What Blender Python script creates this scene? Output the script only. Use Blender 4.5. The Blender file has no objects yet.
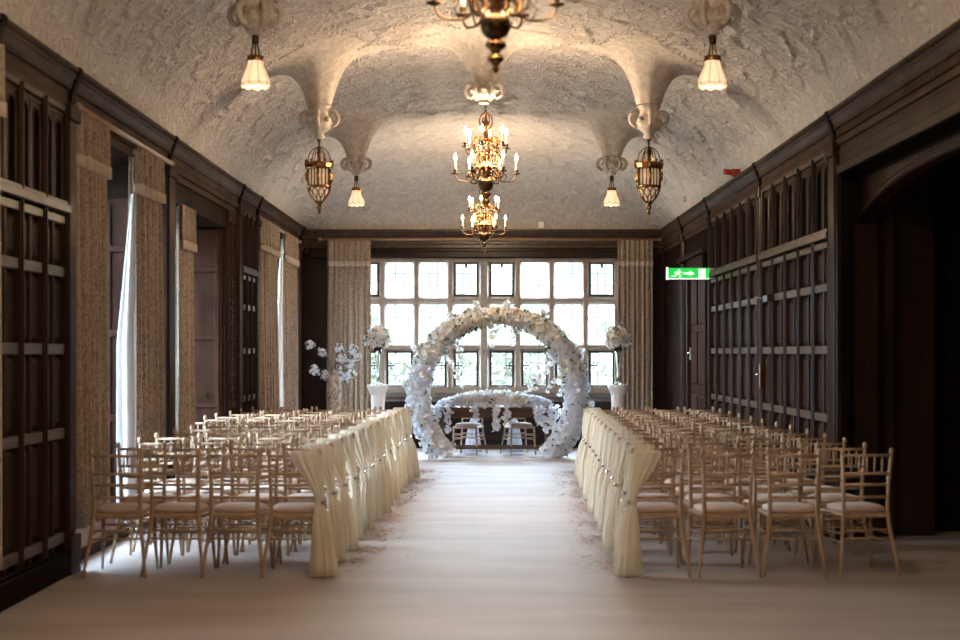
import bpy, math, random
import numpy as np
from mathutils import Vector, Matrix
PI = math.pi
rnd = random.Random(7)
C = bpy.context.scene.collection
sc = bpy.context.scene

# ---------------------------------------------------------------- camera, world, exposure
cd = bpy.data.cameras.new('camera'); cam = bpy.data.objects.new('camera', cd); C.objects.link(cam)
cam.location = (0, 0, 1.6); cam.rotation_euler = (PI/2, 0, 0)
cd.sensor_width = 36; cd.lens = 60; cd.shift_x = -4/960; cd.shift_y = 33/960
cd.clip_end = 500
cd.dof.use_dof = True; cd.dof.focus_distance = 23.5; cd.dof.aperture_fstop = 2.2
sc.camera = cam
sc.view_settings.view_transform = 'Standard'; sc.view_settings.look = 'None'
sc.view_settings.gamma = 1; sc.view_settings.use_curve_mapping = False
sc.view_settings.exposure = 0.1
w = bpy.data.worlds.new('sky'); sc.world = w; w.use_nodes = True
nt = w.node_tree; bg = nt.nodes['Background']
tc = nt.nodes.new('ShaderNodeTexCoord'); sx = nt.nodes.new('ShaderNodeSeparateXYZ')
rp = nt.nodes.new('ShaderNodeValToRGB')
nt.links.new(tc.outputs['Generated'], sx.inputs[0]); nt.links.new(sx.outputs['Z'], rp.inputs[0])
rp.color_ramp.elements[0].position = 0.0; rp.color_ramp.elements[0].color = (.80, .90, 1, 1)
rp.color_ramp.elements[1].position = 0.6; rp.color_ramp.elements[1].color = (.62, .8, 1, 1)
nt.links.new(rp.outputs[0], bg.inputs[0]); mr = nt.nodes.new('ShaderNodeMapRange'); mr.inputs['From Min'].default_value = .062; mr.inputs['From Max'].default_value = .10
mr.inputs['To Min'].default_value = 2.0; mr.inputs['To Max'].default_value = 60.0  # sky kept dim at window height, made far brighter above to light the room
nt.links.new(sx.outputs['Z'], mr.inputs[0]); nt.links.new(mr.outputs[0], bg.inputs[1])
sc.cycles.max_bounces = 7; sc.cycles.diffuse_bounces = 5; sc.cycles.transparent_max_bounces = 12
sc.cycles.glossy_bounces = 3; sc.cycles.sample_clamp_indirect = 8
sc.cycles.use_denoising = True
sc.cycles.caustics_reflective = False; sc.cycles.caustics_refractive = False

def portal(loc, rot, sx_, sy_):
    l = bpy.data.lights.new('window_daylight', 'AREA'); l.shape = 'RECTANGLE'; l.size = sx_; l.size_y = sy_
    l.cycles.is_portal = True
    o = bpy.data.objects.new('window_daylight', l); o.location = loc; o.rotation_euler = rot; C.objects.link(o)
BAYS = [(7.3, 8.7), (11.75, 15.15), (15.6, 18.9), (21.3, 26.0)]   # left window bays along the wall
portal((0, 27.35, 2.1), (-PI/2, 0, 0), 4.5, 2.7)
for a, b in BAYS:
    portal((-4.12, (a+b)/2, 1.95), (0, -PI/2, 0), 2.6, b-a)

# ---------------------------------------------------------------- materials
def mat(name, col, rough=.5, metal=0, spec=.5, emit=None, estr=0, bump=None, vary=None, sheen=0, trans=0, coat=0):
    m = bpy.data.materials.new(name); m.use_nodes = True; n = m.node_tree; b = n.nodes['Principled BSDF']
    b.inputs['Base Color'].default_value = (*col, 1); b.inputs['Roughness'].default_value = rough
    b.inputs['Metallic'].default_value = metal; b.inputs['Specular IOR Level'].default_value = spec
    b.inputs['Sheen Weight'].default_value = sheen; b.inputs['Coat Weight'].default_value = coat
    if emit: b.inputs['Emission Color'].default_value = (*emit, 1); b.inputs['Emission Strength'].default_value = estr
    t = n.nodes.new('ShaderNodeTexCoord')
    if vary:                                        # (scale xyz, second colour, detail)
        mp = n.nodes.new('ShaderNodeMapping'); mp.inputs['Scale'].default_value = vary[0]
        ns = n.nodes.new('ShaderNodeTexNoise'); ns.inputs['Scale'].default_value = 1; ns.inputs['Detail'].default_value = 5
        ns.inputs['Distortion'].default_value = vary[2] if len(vary) > 2 else .4
        cr = n.nodes.new('ShaderNodeValToRGB'); cr.color_ramp.elements[0].position = .38; cr.color_ramp.elements[1].position = .62
        cr.color_ramp.elements[0].color = (*col, 1); cr.color_ramp.elements[1].color = (*vary[1], 1)
        n.links.new(t.outputs['Object'], mp.inputs[0]); n.links.new(mp.outputs[0], ns.inputs['Vector'])
        n.links.new(ns.outputs['Fac'], cr.inputs[0]); n.links.new(cr.outputs[0], b.inputs['Base Color'])
    if bump:                                        # (scale xyz, strength, distance)
        mp = n.nodes.new('ShaderNodeMapping'); mp.inputs['Scale'].default_value = bump[0]
        ns = n.nodes.new('ShaderNodeTexNoise'); ns.inputs['Scale'].default_value = 1; ns.inputs['Detail'].default_value = 4
        bp = n.nodes.new('ShaderNodeBump'); bp.inputs['Strength'].default_value = bump[1]; bp.inputs['Distance'].default_value = bump[2]
        n.links.new(t.outputs['Object'], mp.inputs[0]); n.links.new(mp.outputs[0], ns.inputs['Vector'])
        n.links.new(ns.outputs['Fac'], bp.inputs['Height']); n.links.new(bp.outputs[0], b.inputs['Normal'])
    return m
def thin(name, col, t=.35, rough=.9, clear=0):               # cloth or petals that let some light through
    m = bpy.data.materials.new(name); m.use_nodes = True; n = m.node_tree; n.nodes.remove(n.nodes['Principled BSDF'])
    o = n.nodes['Material Output']; d = n.nodes.new('ShaderNodeBsdfDiffuse'); d.inputs[0].default_value = (*col, 1)
    tr = n.nodes.new('ShaderNodeBsdfTranslucent'); tr.inputs[0].default_value = (*col, 1)
    mx = n.nodes.new('ShaderNodeMixShader'); mx.inputs[0].default_value = t
    n.links.new(d.outputs[0], mx.inputs[1]); n.links.new(tr.outputs[0], mx.inputs[2]); n.links.new(mx.outputs[0], o.inputs[0])
    if clear:                                       # sheer weave
        tp = n.nodes.new('ShaderNodeBsdfTransparent'); m2 = n.nodes.new('ShaderNodeMixShader'); m2.inputs[0].default_value = clear
        n.links.new(mx.outputs[0], m2.inputs[1]); n.links.new(tp.outputs[0], m2.inputs[2]); n.links.new(m2.outputs[0], o.inputs[0])
    return m
M = {}
def oak(name, col, col2, gloss, rough, stretch=(5, 5, 1.1)):
    m = mat(name, col, .6, spec=0, vary=(stretch, col2, 1.2), bump=((stretch[0]*7, stretch[1]*7, stretch[2]*4), .25, .004)); n = m.node_tree; b = n.nodes['Principled BSDF']
    g = n.nodes.new('ShaderNodeBsdfGlossy'); g.inputs['Roughness'].default_value = rough; mx = n.nodes.new('ShaderNodeMixShader'); mx.inputs[0].default_value = gloss
    n.links.new(b.outputs[0], mx.inputs[1]); n.links.new(g.outputs[0], mx.inputs[2]); n.links.new(mx.outputs[0], n.nodes['Material Output'].inputs[0])
    return m
M['wood'] = oak('dark_oak', (.040, .021, .0145), (.024, .0125, .009), .035, .3)
M['wall_oak'] = oak('wall_oak', (.022, .0125, .0095), (.014, .008, .0065), .016, .32)
M['wood_rail'] = oak('sheen_oak_rail', (.10, .068, .05), (.065, .042, .031), .09, .28, (3, 3, 12))  # rails lighter than the other oak, silvery reflections put into the colour
M['wood_cornice'] = oak('cornice_oak', (.075, .046, .033), (.045, .027, .02), .03, .3, (8, 1.2, 8))
M['wood_red'] = oak('red_oak_door', (.055, .024, .016), (.034, .015, .011), .02, .35)
M['black_wood'] = oak('near_black_oak', (.014, .009, .008), (.010, .007, .006), .01, .4)  # near-black oak of the roof, side room, cornice straps and baseboards
M['table_wood'] = mat('table_oak', (.10, .043, .02), .35, vary=((2, 14, 14), (.06, .026, .013), 1))
M['mullion'] = mat('window_stone', (.36, .29, .23), .55, vary=((8, 8, 8), (.29, .23, .18), .5), bump=((60, 60, 60), .15, .002))
M['iron'] = mat('dark_iron_casement', (.02, .015, .014), .45)
M['lead'] = mat('window_lead', (.16, .16, .16), .5)
M['chair'] = mat('limewashed_gold_wood', (.52, .38, .26), .42, vary=((9, 9, 3), (.42, .29, .185), .6))
M['seat'] = mat('champagne_seat_cloth', (.60, .47, .40), .62, sheen=.3, vary=((6, 6, 6), (.55, .43, .36), .3))
M['organza'] = thin('ivory_organza', (.92, .85, .72), .4, clear=.16)
M['organza2'] = thin('ivory_sash_knot', (.80, .70, .55), .2)
M['brooch'] = mat('silver_brooch', (.8, .8, .85), .2, metal=1)
M['brass'] = mat('antique_brass', (.42, .22, .085), .24, metal=1, vary=((18, 18, 18), (.25, .12, .045), .5))
M['brass_dark'] = mat('tarnished_brass', (.10, .058, .03), .3, metal=1)
M['candle'] = mat('candle_sleeve', (.85, .75, .6), .5, emit=(1, .72, .42), estr=.35)
M['bulb'] = mat('lit_bulb', (1, .85, .6), .3, emit=(1, .68, .35), estr=34)
M['shade'] = mat('lit_glass_shade', (.9, .78, .6), .3, emit=(1, .66, .38), estr=1.0)
M['shade_rib'] = mat('shade_rib', (.35, .22, .12), .4)
M['lantern_glass'] = mat('lit_lantern_glass', (.6, .5, .4), .3, emit=(1, .72, .45), estr=.28)
M['plaster_rose'] = mat('plaster_rose', (.66, .59, .53), .75, vary=((18, 18, 18), (.5, .43, .37), .6), bump=((40, 40, 40), .4, .01))
M['white_paint'] = mat('white_paint', (.85, .84, .82), .45)
M['acrylic'] = mat('white_acrylic', (.9, .9, .92), .12)
M['petal'] = thin('white_petals', (.88, .91, .97), .42)
M['petal_cream'] = thin('cream_petals', (.80, .72, .62), .25)
M['petal_pink'] = thin('dried_petals', (.62, .50, .46), .2)
M['leaf'] = thin('green_leaf', (.13, .15, .07), .25)
M['stem'] = mat('brown_stem', (.09, .06, .035), .7)
M['urn'] = mat('marbled_vase', (.62, .55, .48), .4, vary=((16, 16, 10), (.20, .15, .11), 1.5))
M['green_sign'] = mat('green_sign', (.01, .42, .06), .4, emit=(.02, .75, .10), estr=.75)
M['white_sign'] = mat('white_sign', (.9, 1, .9), .4, emit=(.85, 1, .85), estr=.95)
M['red'] = mat('red_plastic', (.33, .025, .02), .35)
M['black'] = mat('black_plastic', (.012, .012, .013), .4)
M['silver'] = mat('brushed_steel', (.55, .53, .5), .3, metal=1)
M['plastic'] = mat('ivory_plastic', (.75, .72, .66), .4)
M['rail'] = mat('curtain_pole_wood', (.34, .2, .12), .4)
M['lining'] = thin('curtain_lining', (.85, .85, .87), .45)
M['tree'] = thin('tree_leaves', (.19, .20, .15), .3)
M['bark'] = mat('bark', (.1, .07, .05), .9)
M['lawn'] = mat('gravel_and_lawn', (.10, .105, .09), .9, vary=((.6, .6, .6), (.08, .09, .07), .3))

def curtain_mat():
    m = mat('damask_curtain', (.44, .36, .29), .85, sheen=.2); n = m.node_tree; b = n.nodes['Principled BSDF']
    t = n.nodes.new('ShaderNodeTexCoord'); mp = n.nodes.new('ShaderNodeMapping'); mp.inputs['Scale'].default_value = (22, 22, 16)
    v = n.nodes.new('ShaderNodeTexNoise'); v.inputs['Scale'].default_value = 1; v.inputs['Detail'].default_value = 2; v.inputs['Distortion'].default_value = 2.5
    cr = n.nodes.new('ShaderNodeValToRGB'); e = cr.color_ramp.elements
    e[0].position = .44; e[0].color = (.36, .275, .205, 1); e[1].position = .60; e[1].color = (.20, .14, .10, 1)
    n.links.new(t.outputs['Object'], mp.inputs[0]); n.links.new(mp.outputs[0], v.inputs['Vector'])
    n.links.new(v.outputs['Fac'], cr.inputs[0]); n.links.new(cr.outputs[0], b.inputs['Base Color'])
    return m
M['curtain'] = curtain_mat()
M['fringe'] = mat('curtain_fringe', (.50, .41, .32), .9, bump=((120, 120, 6), .5, .01))
M['tassel'] = M['fringe']
def glass_mat():
    m = bpy.data.materials.new('window_glass'); m.use_nodes = True; n = m.node_tree; n.nodes.remove(n.nodes['Principled BSDF'])
    o = n.nodes['Material Output']; t = n.nodes.new('ShaderNodeBsdfTransparent'); t.inputs[0].default_value = (.93, .95, .95, 1)
    g = n.nodes.new('ShaderNodeBsdfGlossy'); g.inputs['Roughness'].default_value = .05
    mx = n.nodes.new('ShaderNodeMixShader'); mx.inputs[0].default_value = .05
    n.links.new(t.outputs[0], mx.inputs[1]); n.links.new(g.outputs[0], mx.inputs[2]); n.links.new(mx.outputs[0], o.inputs[0])
    return m
M['glass'] = glass_mat()
def plaster_mat():
    m = mat('moulded_plaster', (.50, .44, .39), .62); n = m.node_tree; b = n.nodes['Principled BSDF']
    t = n.nodes.new('ShaderNodeTexCoord')
    mp = n.nodes.new('ShaderNodeMapping'); mp.inputs['Scale'].default_value = (9, 6.2, 9)
    n1 = n.nodes.new('ShaderNodeTexNoise'); n1.inputs['Scale'].default_value = 1; n1.inputs['Detail'].default_value = 3; n1.inputs['Distortion'].default_value = 1.6
    n2 = n.nodes.new('ShaderNodeTexNoise'); n2.inputs['Scale'].default_value = 9; n2.inputs['Detail'].default_value = 2; n2.inputs['Distortion'].default_value = 1.0
    r1 = n.nodes.new('ShaderNodeValToRGB'); r1.color_ramp.elements[0].position = .46; r1.color_ramp.elements[1].position = .58
    ml = n.nodes.new('ShaderNodeMath'); ml.operation = 'MULTIPLY_ADD'; ml.inputs[1].default_value = .28
    bp = n.nodes.new('ShaderNodeBump'); bp.inputs['Strength'].default_value = .8; bp.inputs['Distance'].default_value = .024
    n.links.new(t.outputs['Object'], mp.inputs[0]); n.links.new(mp.outputs[0], n1.inputs['Vector']); n.links.new(t.outputs['Object'], n2.inputs['Vector'])
    n.links.new(n1.outputs['Fac'], r1.inputs[0]); n.links.new(n2.outputs['Fac'], ml.inputs[0]); n.links.new(r1.outputs[0], ml.inputs[2])
    sy = n.nodes.new('ShaderNodeSeparateXYZ'); n.links.new(t.outputs['Object'], sy.inputs[0])      # leaf relief fades out on the plain strapwork cove at the far end
    fm = n.nodes.new('ShaderNodeMapRange'); fm.inputs['From Min'].default_value = 21.6; fm.inputs['From Max'].default_value = 23.0; fm.inputs['To Min'].default_value = 1; fm.inputs['To Max'].default_value = .12
    n.links.new(sy.outputs['Y'], fm.inputs[0]); mm = n.nodes.new('ShaderNodeMath'); mm.operation = 'MULTIPLY'
    n.links.new(ml.outputs[0], mm.inputs[0]); n.links.new(fm.outputs[0], mm.inputs[1])
    n.links.new(mm.outputs[0], bp.inputs['Height']); n.links.new(bp.outputs[0], b.inputs['Normal'])
    mx = n.nodes.new('ShaderNodeMixRGB'); mx.inputs[1].default_value = (.48, .42, .375, 1); mx.inputs[2].default_value = (.58, .52, .465, 1)  # hollows of the relief tinted darker, shade put into the plaster colour
    n.links.new(r1.outputs[0], mx.inputs[0]); n.links.new(mx.outputs[0], b.inputs['Base Color'])
    return m
M['plaster'] = plaster_mat()
def carpet_mat():
    m = mat('carpet', (.5, .45, .42), .52, spec=.18); n = m.node_tree; b = n.nodes['Principled BSDF']
    t = n.nodes.new('ShaderNodeTexCoord'); mp = n.nodes.new('ShaderNodeMapping'); mp.inputs['Scale'].default_value = (.7, 2.2, 1)
    n1 = n.nodes.new('ShaderNodeTexNoise'); n1.inputs['Scale'].default_value = 1; n1.inputs['Detail'].default_value = 6
    cr = n.nodes.new('ShaderNodeValToRGB'); cr.color_ramp.elements[0].position = .35; cr.color_ramp.elements[1].position = .65
    cr.color_ramp.elements[0].color = (.37, .315, .295, 1); cr.color_ramp.elements[1].color = (.45, .395, .375, 1)
    n2 = n.nodes.new('ShaderNodeTexNoise'); n2.inputs['Scale'].default_value = 90
    bp = n.nodes.new('ShaderNodeBump'); bp.inputs['Strength'].default_value = .35; bp.inputs['Distance'].default_value = .01
    n.links.new(t.outputs['Object'], mp.inputs[0]); n.links.new(mp.outputs[0], n1.inputs['Vector']); n.links.new(n1.outputs['Fac'], cr.inputs[0])
    n.links.new(cr.outputs[0], b.inputs['Base Color']); n.links.new(t.outputs['Object'], n2.inputs['Vector'])
    n.links.new(n2.outputs['Fac'], bp.inputs['Height']); n.links.new(bp.outputs[0], b.inputs['Normal'])
    return m
M['carpet'] = carpet_mat()

# ---------------------------------------------------------------- mesh helpers
class MB:
    def __init__(s): s.v = []; s.f = []
    def raw(s, vs, fs):
        k = len(s.v); s.v += [tuple(p) for p in vs]; s.f += [tuple(i+k for i in f) for f in fs]; return s
    def box(s, x0, x1, y0, y1, z0, z1):
        return s.raw([(x0,y0,z0),(x1,y0,z0),(x1,y1,z0),(x0,y1,z0),(x0,y0,z1),(x1,y0,z1),(x1,y1,z1),(x0,y1,z1)],
                     [(0,3,2,1),(4,5,6,7),(0,1,5,4),(1,2,6,5),(2,3,7,6),(3,0,4,7)])
    def tube(s, pts, rad, n=8, cap=True):
        pts = [Vector(p) for p in pts]; m = len(pts)
        if not hasattr(rad, '__len__'): rad = [rad]*m
        vs = []; ref = None
        for i in range(m):
            t = (pts[min(i+1, m-1)] - pts[max(i-1, 0)]).normalized()
            if ref is None:
                ref = Vector((1,0,0)) if abs(t.x) < .8 else Vector((0,1,0))
            u = (ref - t*ref.dot(t)).normalized(); ref = u; w_ = t.cross(u)
            for k in range(n):
                a = 2*PI*k/n; vs.append(pts[i] + (u*math.cos(a) + w_*math.sin(a))*rad[i])
        fs = [(i*n+k, i*n+(k+1) % n, (i+1)*n+(k+1) % n, (i+1)*n+k) for i in range(m-1) for k in range(n)]
        if cap: fs += [tuple(range(n-1, -1, -1)), tuple((m-1)*n+k for k in range(n))]
        return s.raw(vs, fs)
    def lathe(s, prof, c=(0,0,0), n=20, lobes=0, amp=0, cap=True):
        vs = []
        for r, z in prof:
            for k in range(n):
                a = 2*PI*k/n; rr = r*(1+amp*math.cos(lobes*a)) if lobes else r
                vs.append((c[0]+rr*math.cos(a), c[1]+rr*math.sin(a), c[2]+z))
        m = len(prof)
        fs = [(i*n+k, i*n+(k+1) % n, (i+1)*n+(k+1) % n, (i+1)*n+k) for i in range(m-1) for k in range(n)]
        if cap: fs += [tuple(range(n-1, -1, -1)), tuple((m-1)*n+k for k in range(n))]
        return s.raw(vs, fs)
    def loft(s, secs, cap=True):
        n = len(secs[0]); m = len(secs); vs = [p for q in secs for p in q]
        fs = [(i*n+k, i*n+(k+1) % n, (i+1)*n+(k+1) % n, (i+1)*n+k) for i in range(m-1) for k in range(n)]
        if cap: fs += [tuple(range(n-1, -1, -1)), tuple((m-1)*n+k for k in range(n))]
        return s.raw(vs, fs)
    def prism(s, poly, f, d0, d1):          # poly in 2D, f maps (a, b, depth) to a point
        n = len(poly); vs = [f(a, b, d0) for a, b in poly] + [f(a, b, d1) for a, b in poly]
        fs = [tuple(range(n-1, -1, -1)), tuple(range(n, 2*n))] + [(k, (k+1) % n, n+(k+1) % n, n+k) for k in range(n)]
        return s.raw(vs, fs)
    def build(s, name, m, parent=None, smooth=False, bevel=0, loc=None, solid=0):
        me = bpy.data.meshes.new(name); me.from_pydata(s.v, [], s.f); me.validate(); me.update()
        me.materials.append(m)
        if smooth: me.shade_smooth()
        o = bpy.data.objects.new(name, me); C.objects.link(o)
        if parent: o.parent = parent
        if loc: o.location = loc
        if bevel:
            b = o.modifiers.new('bevel', 'BEVEL'); b.width = bevel; b.segments = 1; b.limit_method = 'ANGLE'
        if solid:
            b = o.modifiers.new('thickness', 'SOLIDIFY'); b.thickness = solid; b.offset = 0
        return o
def structure(o, label=None):
    o['kind'] = 'structure'
    if label: o['label'] = label
    return o
def tag(o, label, cat, group=None, kind=None):
    o['label'] = label; o['category'] = cat
    if group: o['group'] = group
    if kind: o['kind'] = kind
    return o
def thing(name, label, cat, loc=(0,0,0), rz=0, group=None):
    o = bpy.data.objects.new(name, None); C.objects.link(o); o.location = loc; o.rotation_euler = (0,0,rz); o.empty_display_size = .1
    return tag(o, label, cat, group)
def dup(root, loc, rz, label, group=None, scale=None):
    r = root.copy(); C.objects.link(r); r.location = loc; r.rotation_euler = (0,0,rz); r['label'] = label
    if group: r['group'] = group
    if scale: r.scale = scale
    for ch in list(root.children):
        c = ch.copy(); C.objects.link(c); c.parent = r
        for g in list(ch.children):
            d = g.copy(); C.objects.link(d); d.parent = c
    return r
def P(px, py, y): return ((px-484)*y/1600, y, 1.6+(353-py)*y/1600)

# ---------------------------------------------------------------- room shell
W = 3.05; YE = 26.9; SP = 3.655      # half width, end wall, springing of the vault
structure(MB().box(-4.3, 6.6, -3, 27.3, -.2, 0).build('floor', M['carpet']), 'pale fawn carpet running the length of the gallery')

# vaulted ceiling: barrel with a coved end, hanging creases on the rows of plaster pendants
ROWS = [6.6, 11.9, 16.5, 21.3]; PX = 1.7
YC = 21.6; LC = YE-YC
def ceil_z(x, y):
    S = np.sqrt(np.clip(1-(np.abs(x)/W)**2.15, 0, 1)); T = np.sqrt(np.clip(1-(np.clip(y-YC, 0, LC)/LC)**2.2, 0, 1))
    z = SP + 1.27*S*T
    for yr in ROWS:
        z = z - .13*S*T*np.exp(-np.abs(y-yr)/.55)
    return np.maximum(z, SP-.0)
th = np.concatenate([np.linspace(PI, 0, 241)])
y_in = np.concatenate([np.linspace(-3, 8.9, 41), np.linspace(9, 21.6, 420), YC+LC*np.sin(np.linspace(0.004, PI/2, 190))])
TH, Y = np.meshgrid(th, y_in); X = W*np.cos(TH); Z = ceil_z(X, Y)
Pn = np.stack([X, Y, Z], -1)
du = np.gradient(Pn, axis=1); dv = np.gradient(Pn, axis=0); N = np.cross(du, dv); L = np.linalg.norm(N, axis=-1, keepdims=True); N = N/np.maximum(L, 1e-9)
N = np.where(N[..., 2:3] > 0, -N, N)
U = (PI/2-TH)*2.5; V = Y                                       # arc length across, length along
T_ = np.clip((YE-Y)/LC, 0, 1); V2 = np.where(Y > YC, YC+np.arcsin(np.clip((Y-YC)/LC, 0, 1))*LC*.8, Y)
def ridge(F, wd): return np.exp(-(F/wd)**2)
rel = np.zeros_like(X)
s1 = U - .55*np.round(U/1.3)*0
for k in range(-3, 4):                                         # interlaced straps running along the vault
    c = k*.95
    for sgn in (1, -1):
        F = U - (c + sgn*.30*np.sin(V2*2*PI/1.9 + (k % 2)*PI) + sgn*.10*np.sin(V2*2*PI/.63))
        rel = np.maximum(rel, ridge(F, .035))
rel = rel*.030
calm = np.clip((YC+.8-Y)/.8, 0, 1)
f2 = np.sin(2*PI*(V/.62+.45*np.sin(U*1.7+.8*np.sin(V*.9))+.12*np.sin(U*5.3+V*2)))
f3 = np.sin(2*PI*(V/.21+.5*U+.5*np.sin(U*4.1+V*1.3)+.3*np.sin(V*5.1-U*3)))
rel = rel + calm*(.014*ridge(f2-.2, .45) + .006*ridge(f3, .5))
edge = np.clip(np.minimum((W-np.abs(X))/.15, (YE-Y)/.2), 0, 1)
Pn = Pn + N*(rel*edge)[..., None]
nr, ncol = X.shape; idx = np.arange(nr*ncol).reshape(nr, ncol)
fa = np.stack([idx[:-1,:-1], idx[1:,:-1], idx[1:,1:], idx[:-1,1:]], -1).reshape(-1, 4)
me = bpy.data.meshes.new('ceiling'); me.from_pydata(Pn.reshape(-1, 3).tolist(), [], fa.tolist()); me.materials.append(M['plaster']); me.shade_smooth()
ce = bpy.data.objects.new('ceiling', me); C.objects.link(ce); structure(ce, 'barrel vaulted ceiling covered in moulded plaster vines and straps')
structure(MB().box(-4.3, 6.7, -3.2, 27.4, 5.3, 5.5).build('ceiling_roof', M['black_wood']))

# left wall with window bays, right wall with opening
def seg(mb, side, y0, y1, z0, z1, d0=0, d1=1.2):      # block from wall plane outwards
    x0, x1 = side*(W+d0), side*(W+d1)
    mb.box(min(x0,x1), max(x0,x1), y0, y1, z0, z1)
wl = MB(); ys = [-3]
for a, b in BAYS:
    seg(wl, -1, ys[-1], a, 0, 5.4); seg(wl, -1, a, b, 3.08 if a == 15.6 else 3.38, 5.4)
    seg(wl, -1, a, b, 0, .42, .95, 1.2)
    ys.append(b)
seg(wl, -1, ys[-1], 27.3, 0, 5.4)
structure(wl.build('wall_left', M['wall_oak']), 'dark oak wall with deep window bays')
wr = MB(); OY0, OY1 = 8.0, 13.9
seg(wr, 1, -3, OY0, 0, 5.4, 0, .5); seg(wr, 1, OY0, OY1, 3.12, 5.4, 0, .5); seg(wr, 1, OY1, 27.3, 0, 5.4, 0, .5)
structure(wr.build('wall_right', M['wall_oak']), 'dark oak wall with a wide opening near the camera')
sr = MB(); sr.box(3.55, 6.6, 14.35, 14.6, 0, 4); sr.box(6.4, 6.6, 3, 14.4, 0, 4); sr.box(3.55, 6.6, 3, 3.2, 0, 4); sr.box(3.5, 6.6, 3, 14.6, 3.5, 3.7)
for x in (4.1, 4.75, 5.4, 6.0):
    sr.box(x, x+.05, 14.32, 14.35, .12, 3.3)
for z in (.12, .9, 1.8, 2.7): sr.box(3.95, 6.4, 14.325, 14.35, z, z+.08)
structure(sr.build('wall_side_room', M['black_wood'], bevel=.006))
wb = MB(); wb.box(-4.3, 6.6, -3.2, -3, 0, 5.4)
structure(wb.build('wall_back', M['wood']))
# end wall around the window (window opening X -2.3..2.3, Z .93..3.2)
we = MB(); we.box(-4.3, -2.3, YE, 27.3, 0, 5.4); we.box(2.3, 3.6, YE, 27.3, 0, 5.4); we.box(-2.3, 2.3, YE, 27.3, 3.2, 5.4); we.box(-2.3, 2.3, YE, 27.3, 0, .93)
for x in np.linspace(-2.3, 2.18, 8): we.box(x, x+.09, YE-.03, YE, .12, .82)
we.box(-2.4, 2.4, YE-.035, YE, .12, .24); we.box(-2.4, 2.4, YE-.045, YE, .44, .49)
for s in (-1, 1):
    for x in (2.42, 2.98): we.box(min(s*x, s*(x+.06)), max(s*x, s*(x+.06)), YE-.03, YE, .1, 3.4)
    for z in (1.0, 2.15): we.box(min(s*2.42, s*3.04), max(s*2.42, s*3.04), YE-.025, YE, z, z+.08)
structure(we.build('wall_end', M['wall_oak'], bevel=.008), 'dark oak end wall around the great leaded window')

# cornices
def cornice(name, pts, side, dent=None):
    # profile: (projection, z)
    prof = [(0,3.29),(.035,3.29),(.035,3.315),(.02,3.32),(.02,3.36),(.05,3.365),(.05,3.42),(.035,3.43),(.035,3.50),(.065,3.51),(.065,3.54),(.085,3.585),(.10,3.60),(.10,3.615),(.085,3.62),(.115,3.64),(.115,3.665),(0,3.68)]
    mb = MB(); (xa, ya), (xb, yb), (nx, ny) = pts
    a = [(xa+nx*p, ya+ny*p, z) for p, z in prof]; b = [(xb+nx*p, yb+ny*p, z) for p, z in prof]
    mb.loft([a, b])
    if dent:
        y = dent[0]
        while y < dent[1]:
            mb.raw(*wedge(xa+nx*.03, xa+nx*.06, y, y+.055, 3.43, 3.495)); y += .085
    return structure(mb.build(name, M['wood_cornice'], bevel=.004))
def wedge(x0, x1, y0, y1, z0, z1):
    q = MB().box(min(x0,x1), max(x0,x1), y0, y1, z0, z1); return q.v, q.f
cornice('trim_1', ((-W, 3), (-W, YE), (1, 0)), -1)['label'] = 'long moulded oak cornice above the left windows'
cornice('trim_2', ((W, 3), (W, YE), (-1, 0)), 1, (8, 13.6))['label'] = 'long moulded oak cornice above the right panelling'
cornice('trim_3', ((-W, YE), (W, YE), (0, -1)), 0)['label'] = 'oak cornice over the end window'
mb = MB(); mb.box(-2.9, 2.9, YE-.12, YE, 3.2, 3.3); mb.box(-2.95, 2.95, YE-.07, YE, 3.3, 3.36)
structure(mb.build('trim_4', M['wall_oak'], bevel=.008))

q = MB()
for sd, ys_ in ((-1, (9.75, 11.6, 15.25, 19.6, 21.15, 26.1)), (1, (13.68, 17.38, 21.3, 24.2))):
    for y in ys_:
        pr = [(0,3.285),(.045,3.285),(.058,3.36),(.06,3.43),(.075,3.51),(.1,3.58),(.112,3.615),(.124,3.64),(.124,3.67),(0,3.685)]
        q.loft([[(sd*(W-p), yy, z) for p, z in pr] for yy in (y, y+.09)])
structure(q.build('trim_20', M['black_wood']), 'dark straps crossing the cornices at the pilasters')
# pilasters standing on the side walls
def pilaster(mb, side, y0, y1, d=.09):
    def bx(a, b, z0, z1, dd):
        x0, x1 = side*(W-dd), side*W; mb.box(min(x0,x1), max(x0,x1), a, b, z0, z1)
    bx(y0, y1, 0, 3.4, d*.55); bx(y0+.03, y1-.03, .3, 3.3, d*.75); bx(y0-.02, y1+.02, 0, .28, d); bx(y0-.02, y1+.02, 3.28, 3.4, d)
lp = MB()
for a, b in [(11.5, 11.75), (15.15, 15.5), (19.5, 19.8), (21.05, 21.3), (26.0, 26.3)]: pilaster(lp, -1, a, b)
structure(lp.build('trim_5', M['wood'], bevel=.008), 'oak pilasters between the left window bays')
rpil = MB()
for a, b in [(13.62, 13.9), (17.3, 17.48), (21.2, 21.4), (24.1, 24.4)]: pilaster(rpil, 1, a, b)
structure(rpil.build('trim_6', M['wood'], bevel=.008), 'oak pilasters between the right wall panels')
# carved pilaster beside the left recess (scroll foliage down its face)
cp = MB(); cp.box(-W, -W+.03, 18.95, 19.45, 0, 3.3)
for k in range(34):
    z = .25+k*.087
    for s in (-1, 1):
        a0 = (k % 2)*PI
        cp.tube([(-W+.035, 19.2+s*.13+.055*math.cos(t+a0), z+.04*math.sin(t)) for t in np.linspace(0, 4.6, 8)], .011, 5)
structure(cp.build('trim_7', M['wood_red'], smooth=False), 'carved oak strip beside the deep left recess')

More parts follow.
